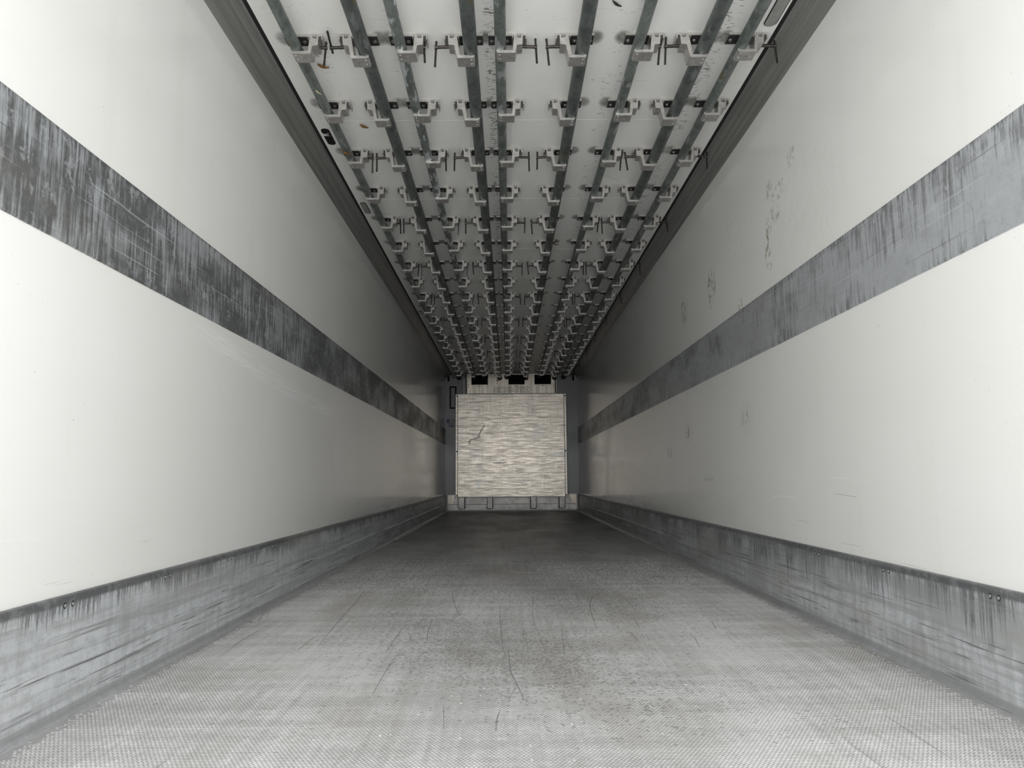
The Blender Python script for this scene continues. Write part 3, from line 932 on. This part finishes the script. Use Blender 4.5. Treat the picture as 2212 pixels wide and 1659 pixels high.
# plate pieces around the openings
bm = bmesh.new()
add_box(bm, DX0, DX1, 0, .02, 0, VZ0); add_box(bm, DX0, DX1, 0, .02, VZ1, ZC - 2.17)
xs = [DX0] + [v for p in VE for v in p] + [DX1]
for q in range(0, len(xs), 2):
    add_box(bm, xs[q], xs[q + 1], 0, .02, VZ0, VZ1)
link('cover_plate', bm_mesh('cover_plate', bm), M['duct'], dc)
link('return_edge', box_mesh('return_edge', DX0 - .012, DX0 - .001, -.002, .098, 0, ZC - 2.172), M['black'], dc)
link('return_edge', box_mesh('return_edge', DX1 + .001, DX1 + .012, -.002, .098, 0, ZC - 2.172), M['black'], dc)
for xa, xb in VE:
    bm = bmesh.new()
    f = .012
    add_box(bm, xa, xa + f, -.008, .03, VZ0, VZ1); add_box(bm, xb - f, xb, -.008, .03, VZ0, VZ1)
    add_box(bm, xa + f, xb - f, -.008, .03, VZ0, VZ0 + f); add_box(bm, xa + f, xb - f, -.008, .03, VZ1 - f, VZ1)
    g = link('grille', bm_mesh('grille', bm), M['black'], dc)
    link('back_plate', box_mesh('back_plate', xa + .001, xb - .001, .031, .036, VZ0 + .001, VZ1 - .001), M['black'], g)
    for q in range(7):
        z = VZ0 + .026 + q * .021
        bm = bmesh.new()
        add_extrude(bm, [(-.004, z), (-.002, z - .002), (.024, z + .012), (.022, z + .014)], xa + f, xb - f, 'x')
        link('slat', bm_mesh('slat', bm), M['black'], g)
def arrow(xc, z, d, mat):
    bm = bmesh.new()
    add_extrude(bm, [(xc - d * .046, z - .004), (xc + d * .018, z - .004), (xc + d * .018, z - .010), (xc + d * .046, z), (xc + d * .018, z + .010), (xc + d * .018, z + .004), (xc - d * .046, z + .004)], -.0015, 0)
    link('arrow', bm_mesh('arrow', bm), mat, dc)
arrow(-.608, 2.308 - 2.17, 1, M['red']); arrow(.088, 2.312 - 2.17, -1, M['ink']); arrow(.597, 2.310 - 2.17, -1, M['ink'])
bm = bmesh.new()
zt = 2.398 - 2.17
for (u0, w0, u1, w1) in ((-.285, zt, -.263, zt + .042), (-.263, zt + .042, -.241, zt), (-.285, zt, -.241, zt)):
    add_cyl(bm, (u0, -.001, w0), (u1, -.001, w1), .004, .004, 6)
add_cyl(bm, (-.263, -.001, zt + .010), (-.263, -.001, zt + .024), .003, .003, 6)
link('warning_mark', bm_mesh('warning_mark', bm), M['ink'], dc)
bm = bmesh.new(); add_cyl(bm, (0, 0, 0), (0, -.003, 0), .009, .008, 10)
DS = bm_mesh('plate_screw', bm); DS.materials.append(M['ink'])
for xx, zz in ((-.802, 2.337), (-.802, 2.297), (.780, 2.334), (.780, 2.294), (-.267, 2.356)):
    link('plate_screw', DS, None, dc, (xx, 0, zz - 2.17))

# block letters laid out as strokes on a unit cell: (width, strokes)
LET = {'S': (1.0, [[(.90, .85), (.12, .85), (.12, .5), (.88, .5), (.88, .15), (.10, .15)]]),
       'C': (.92, [[(.90, .85), (.12, .85), (.12, .15), (.90, .15)]]),
       'H': (1.0, [[(.12, .15), (.12, .85)], [(.88, .15), (.88, .85)], [(.12, .5), (.88, .5)]]),
       'M': (1.2, [[(.10, .15), (.10, .85)], [(.12, .85), (.5, .32), (.88, .85)], [(.90, .15), (.90, .85)]]),
       'I': (.30, [[(.5, .15), (.5, .85)]]),
       'T': (.85, [[(.10, .85), (.90, .85)], [(.5, .85), (.5, .15)]]),
       'Z': (1.0, [[(.10, .85), (.88, .85), (.12, .15), (.92, .15)]])}
def lettering(name, hw, y0, y1, mat):
    bm = bmesh.new(); cnt = 0
    Hh = .104; cw = .088
    xx = 0.0
    tot = sum(LET[c][0] for c in 'SCHMITZ') * cw + .016 * 6
    off = -.010 - tot / 2
    for c in 'SCHMITZ':
        w_, strokes = LET[c]
        for st in strokes:
            P = [Vector((off + xx + u * w_ * cw, .018 + v * Hh)) for u, v in st]
            for k in range(len(P) - 1):
                d = (P[k + 1] - P[k]).normalized(); nr = Vector((-d.y, d.x)) * hw
                e0 = P[k] - d * hw; e1 = P[k + 1] + d * hw
                add_extrude(bm, [tuple(e0 + nr), tuple(e0 - nr), tuple(e1 - nr), tuple(e1 + nr)], y0 - .00025 * cnt, y1); cnt = (cnt + 1) % 5
        xx += w_ * cw + .016
    return link(name, bm_mesh(name, bm), mat, dc)
lettering('lettering_outline', .0148, -.003, 0, M['ink'])
lettering('lettering', .0096, -.008, -.0045, M['duct'])

# vertical joint strips of the grey front wall
for nm, xx in (('trim_9', -.888), ('trim_10', .842)):
    structure(link(nm, box_mesh(nm, xx - .006, xx + .006, FY - .006, FY, BZ1 + .02, ZC), M['base_alu']))

# black framed strip behind the bulkhead's edge
dp = thing('framed_strip', 'black framed upright grey strip on front wall beside bulkhead', 'panel', (-1.0925, FY, 2.108))
bm = bmesh.new()
w, h, f = .064, .211, .026
add_box(bm, -w, -w + f, -.022, 0, -h, h, .004); add_box(bm, w - f, w, -.022, 0, -h, h, .004)
add_box(bm, -w + f, w - f, -.022, 0, h - f, h); add_box(bm, -w + f, w - f, -.022, 0, -h, -h + f)
link('frame', bm_mesh('frame', bm), M['black'], dp)
link('insert', box_mesh('insert', -w + f + .001, w - f - .001, -.012, -.002, -h + f + .001, h - f - .001), M['lens'], dp)

# notice sticker
sk = thing('notice_sticker', 'small grey sticker with blue marks low on front wall', 'sticker', (-1.14, FY, 1.628))
link('sheet', box_mesh('sheet', -.068, .068, -.0015, 0, -.078, .078), M['paper'], sk)
for (a, b, c, d_) in ((-.066, -.030, .030, .074), (-.066, -.030, .004, .022), (-.026, .066, -.060, -.046), (-.026, .066, .070, .074), (-.026, -.022, -.046, .070), (.062, .066, -.046, .070)):
    link('blue_mark', box_mesh('blue_mark', a, b, -.0025, -.0015, c, d_), M['blue'], sk)

# temperature probes hanging on their leads in the two upper corners
def probe(x, label, pts, ring=None):
    t = thing('temperature_probe', label, 'sensor', (x, 14.20, 2.45), 'temperature probes')
    bm = bmesh.new()
    prof = [(.0, -.050), (.010, -.048), (.016, -.040), (.018, -.028), (.018, .030), (.015, .042), (.008, .048), (.0, .050)]
    seg = 14
    rings = []
    for r, z in prof:
        rings.append([bm.verts.new((max(r, .0005) * math.cos(2 * math.pi * q / seg), max(r, .0005) * math.sin(2 * math.pi * q / seg), z)) for q in range(seg)])
    for a, b in zip(rings[:-1], rings[1:]):
        for q in range(seg):
            j = (q + 1) % seg
            bm.faces.new((a[q], a[j], b[j], b[q]))
    bm.faces.new(list(reversed(rings[0]))); bm.faces.new(rings[-1])
    link('capsule', bm_mesh('capsule', bm, True), M['black'], t)
    bm = bmesh.new(); add_tube(bm, pts, .004, 6)
    if ring: add_tube(bm, ring, .004, 6)
    link('lead', bm_mesh('lead', bm), M['black'], t)
probe(-1.173, 'black probe hanging on a looped lead in left corner of front wall',
      [(0, 0, .048), (.002, 0, .062), (.02, 0, .070), (.06, .0, .076), (.10, 0, .082), (.105, 0, ZC - 2.45)],
      [(.105, 0, .080), (.118, 0, .06), (.122, 0, .035), (.108, 0, .014), (.09, 0, .018), (.082, 0, .035), (.090, 0, .055)])
probe(1.151, 'black probe hanging on a drooping lead in right corner of front wall',
      [(0, 0, .048), (0, 0, .070), (-.04, 0, .078), (-.01, 0, ZC - 2.45)],
      [(-.002, 0, .066), (-.05, 0, .044), (-.10, 0, .046), (-.14, 0, .066), (-.15, 0, ZC - 2.45)])
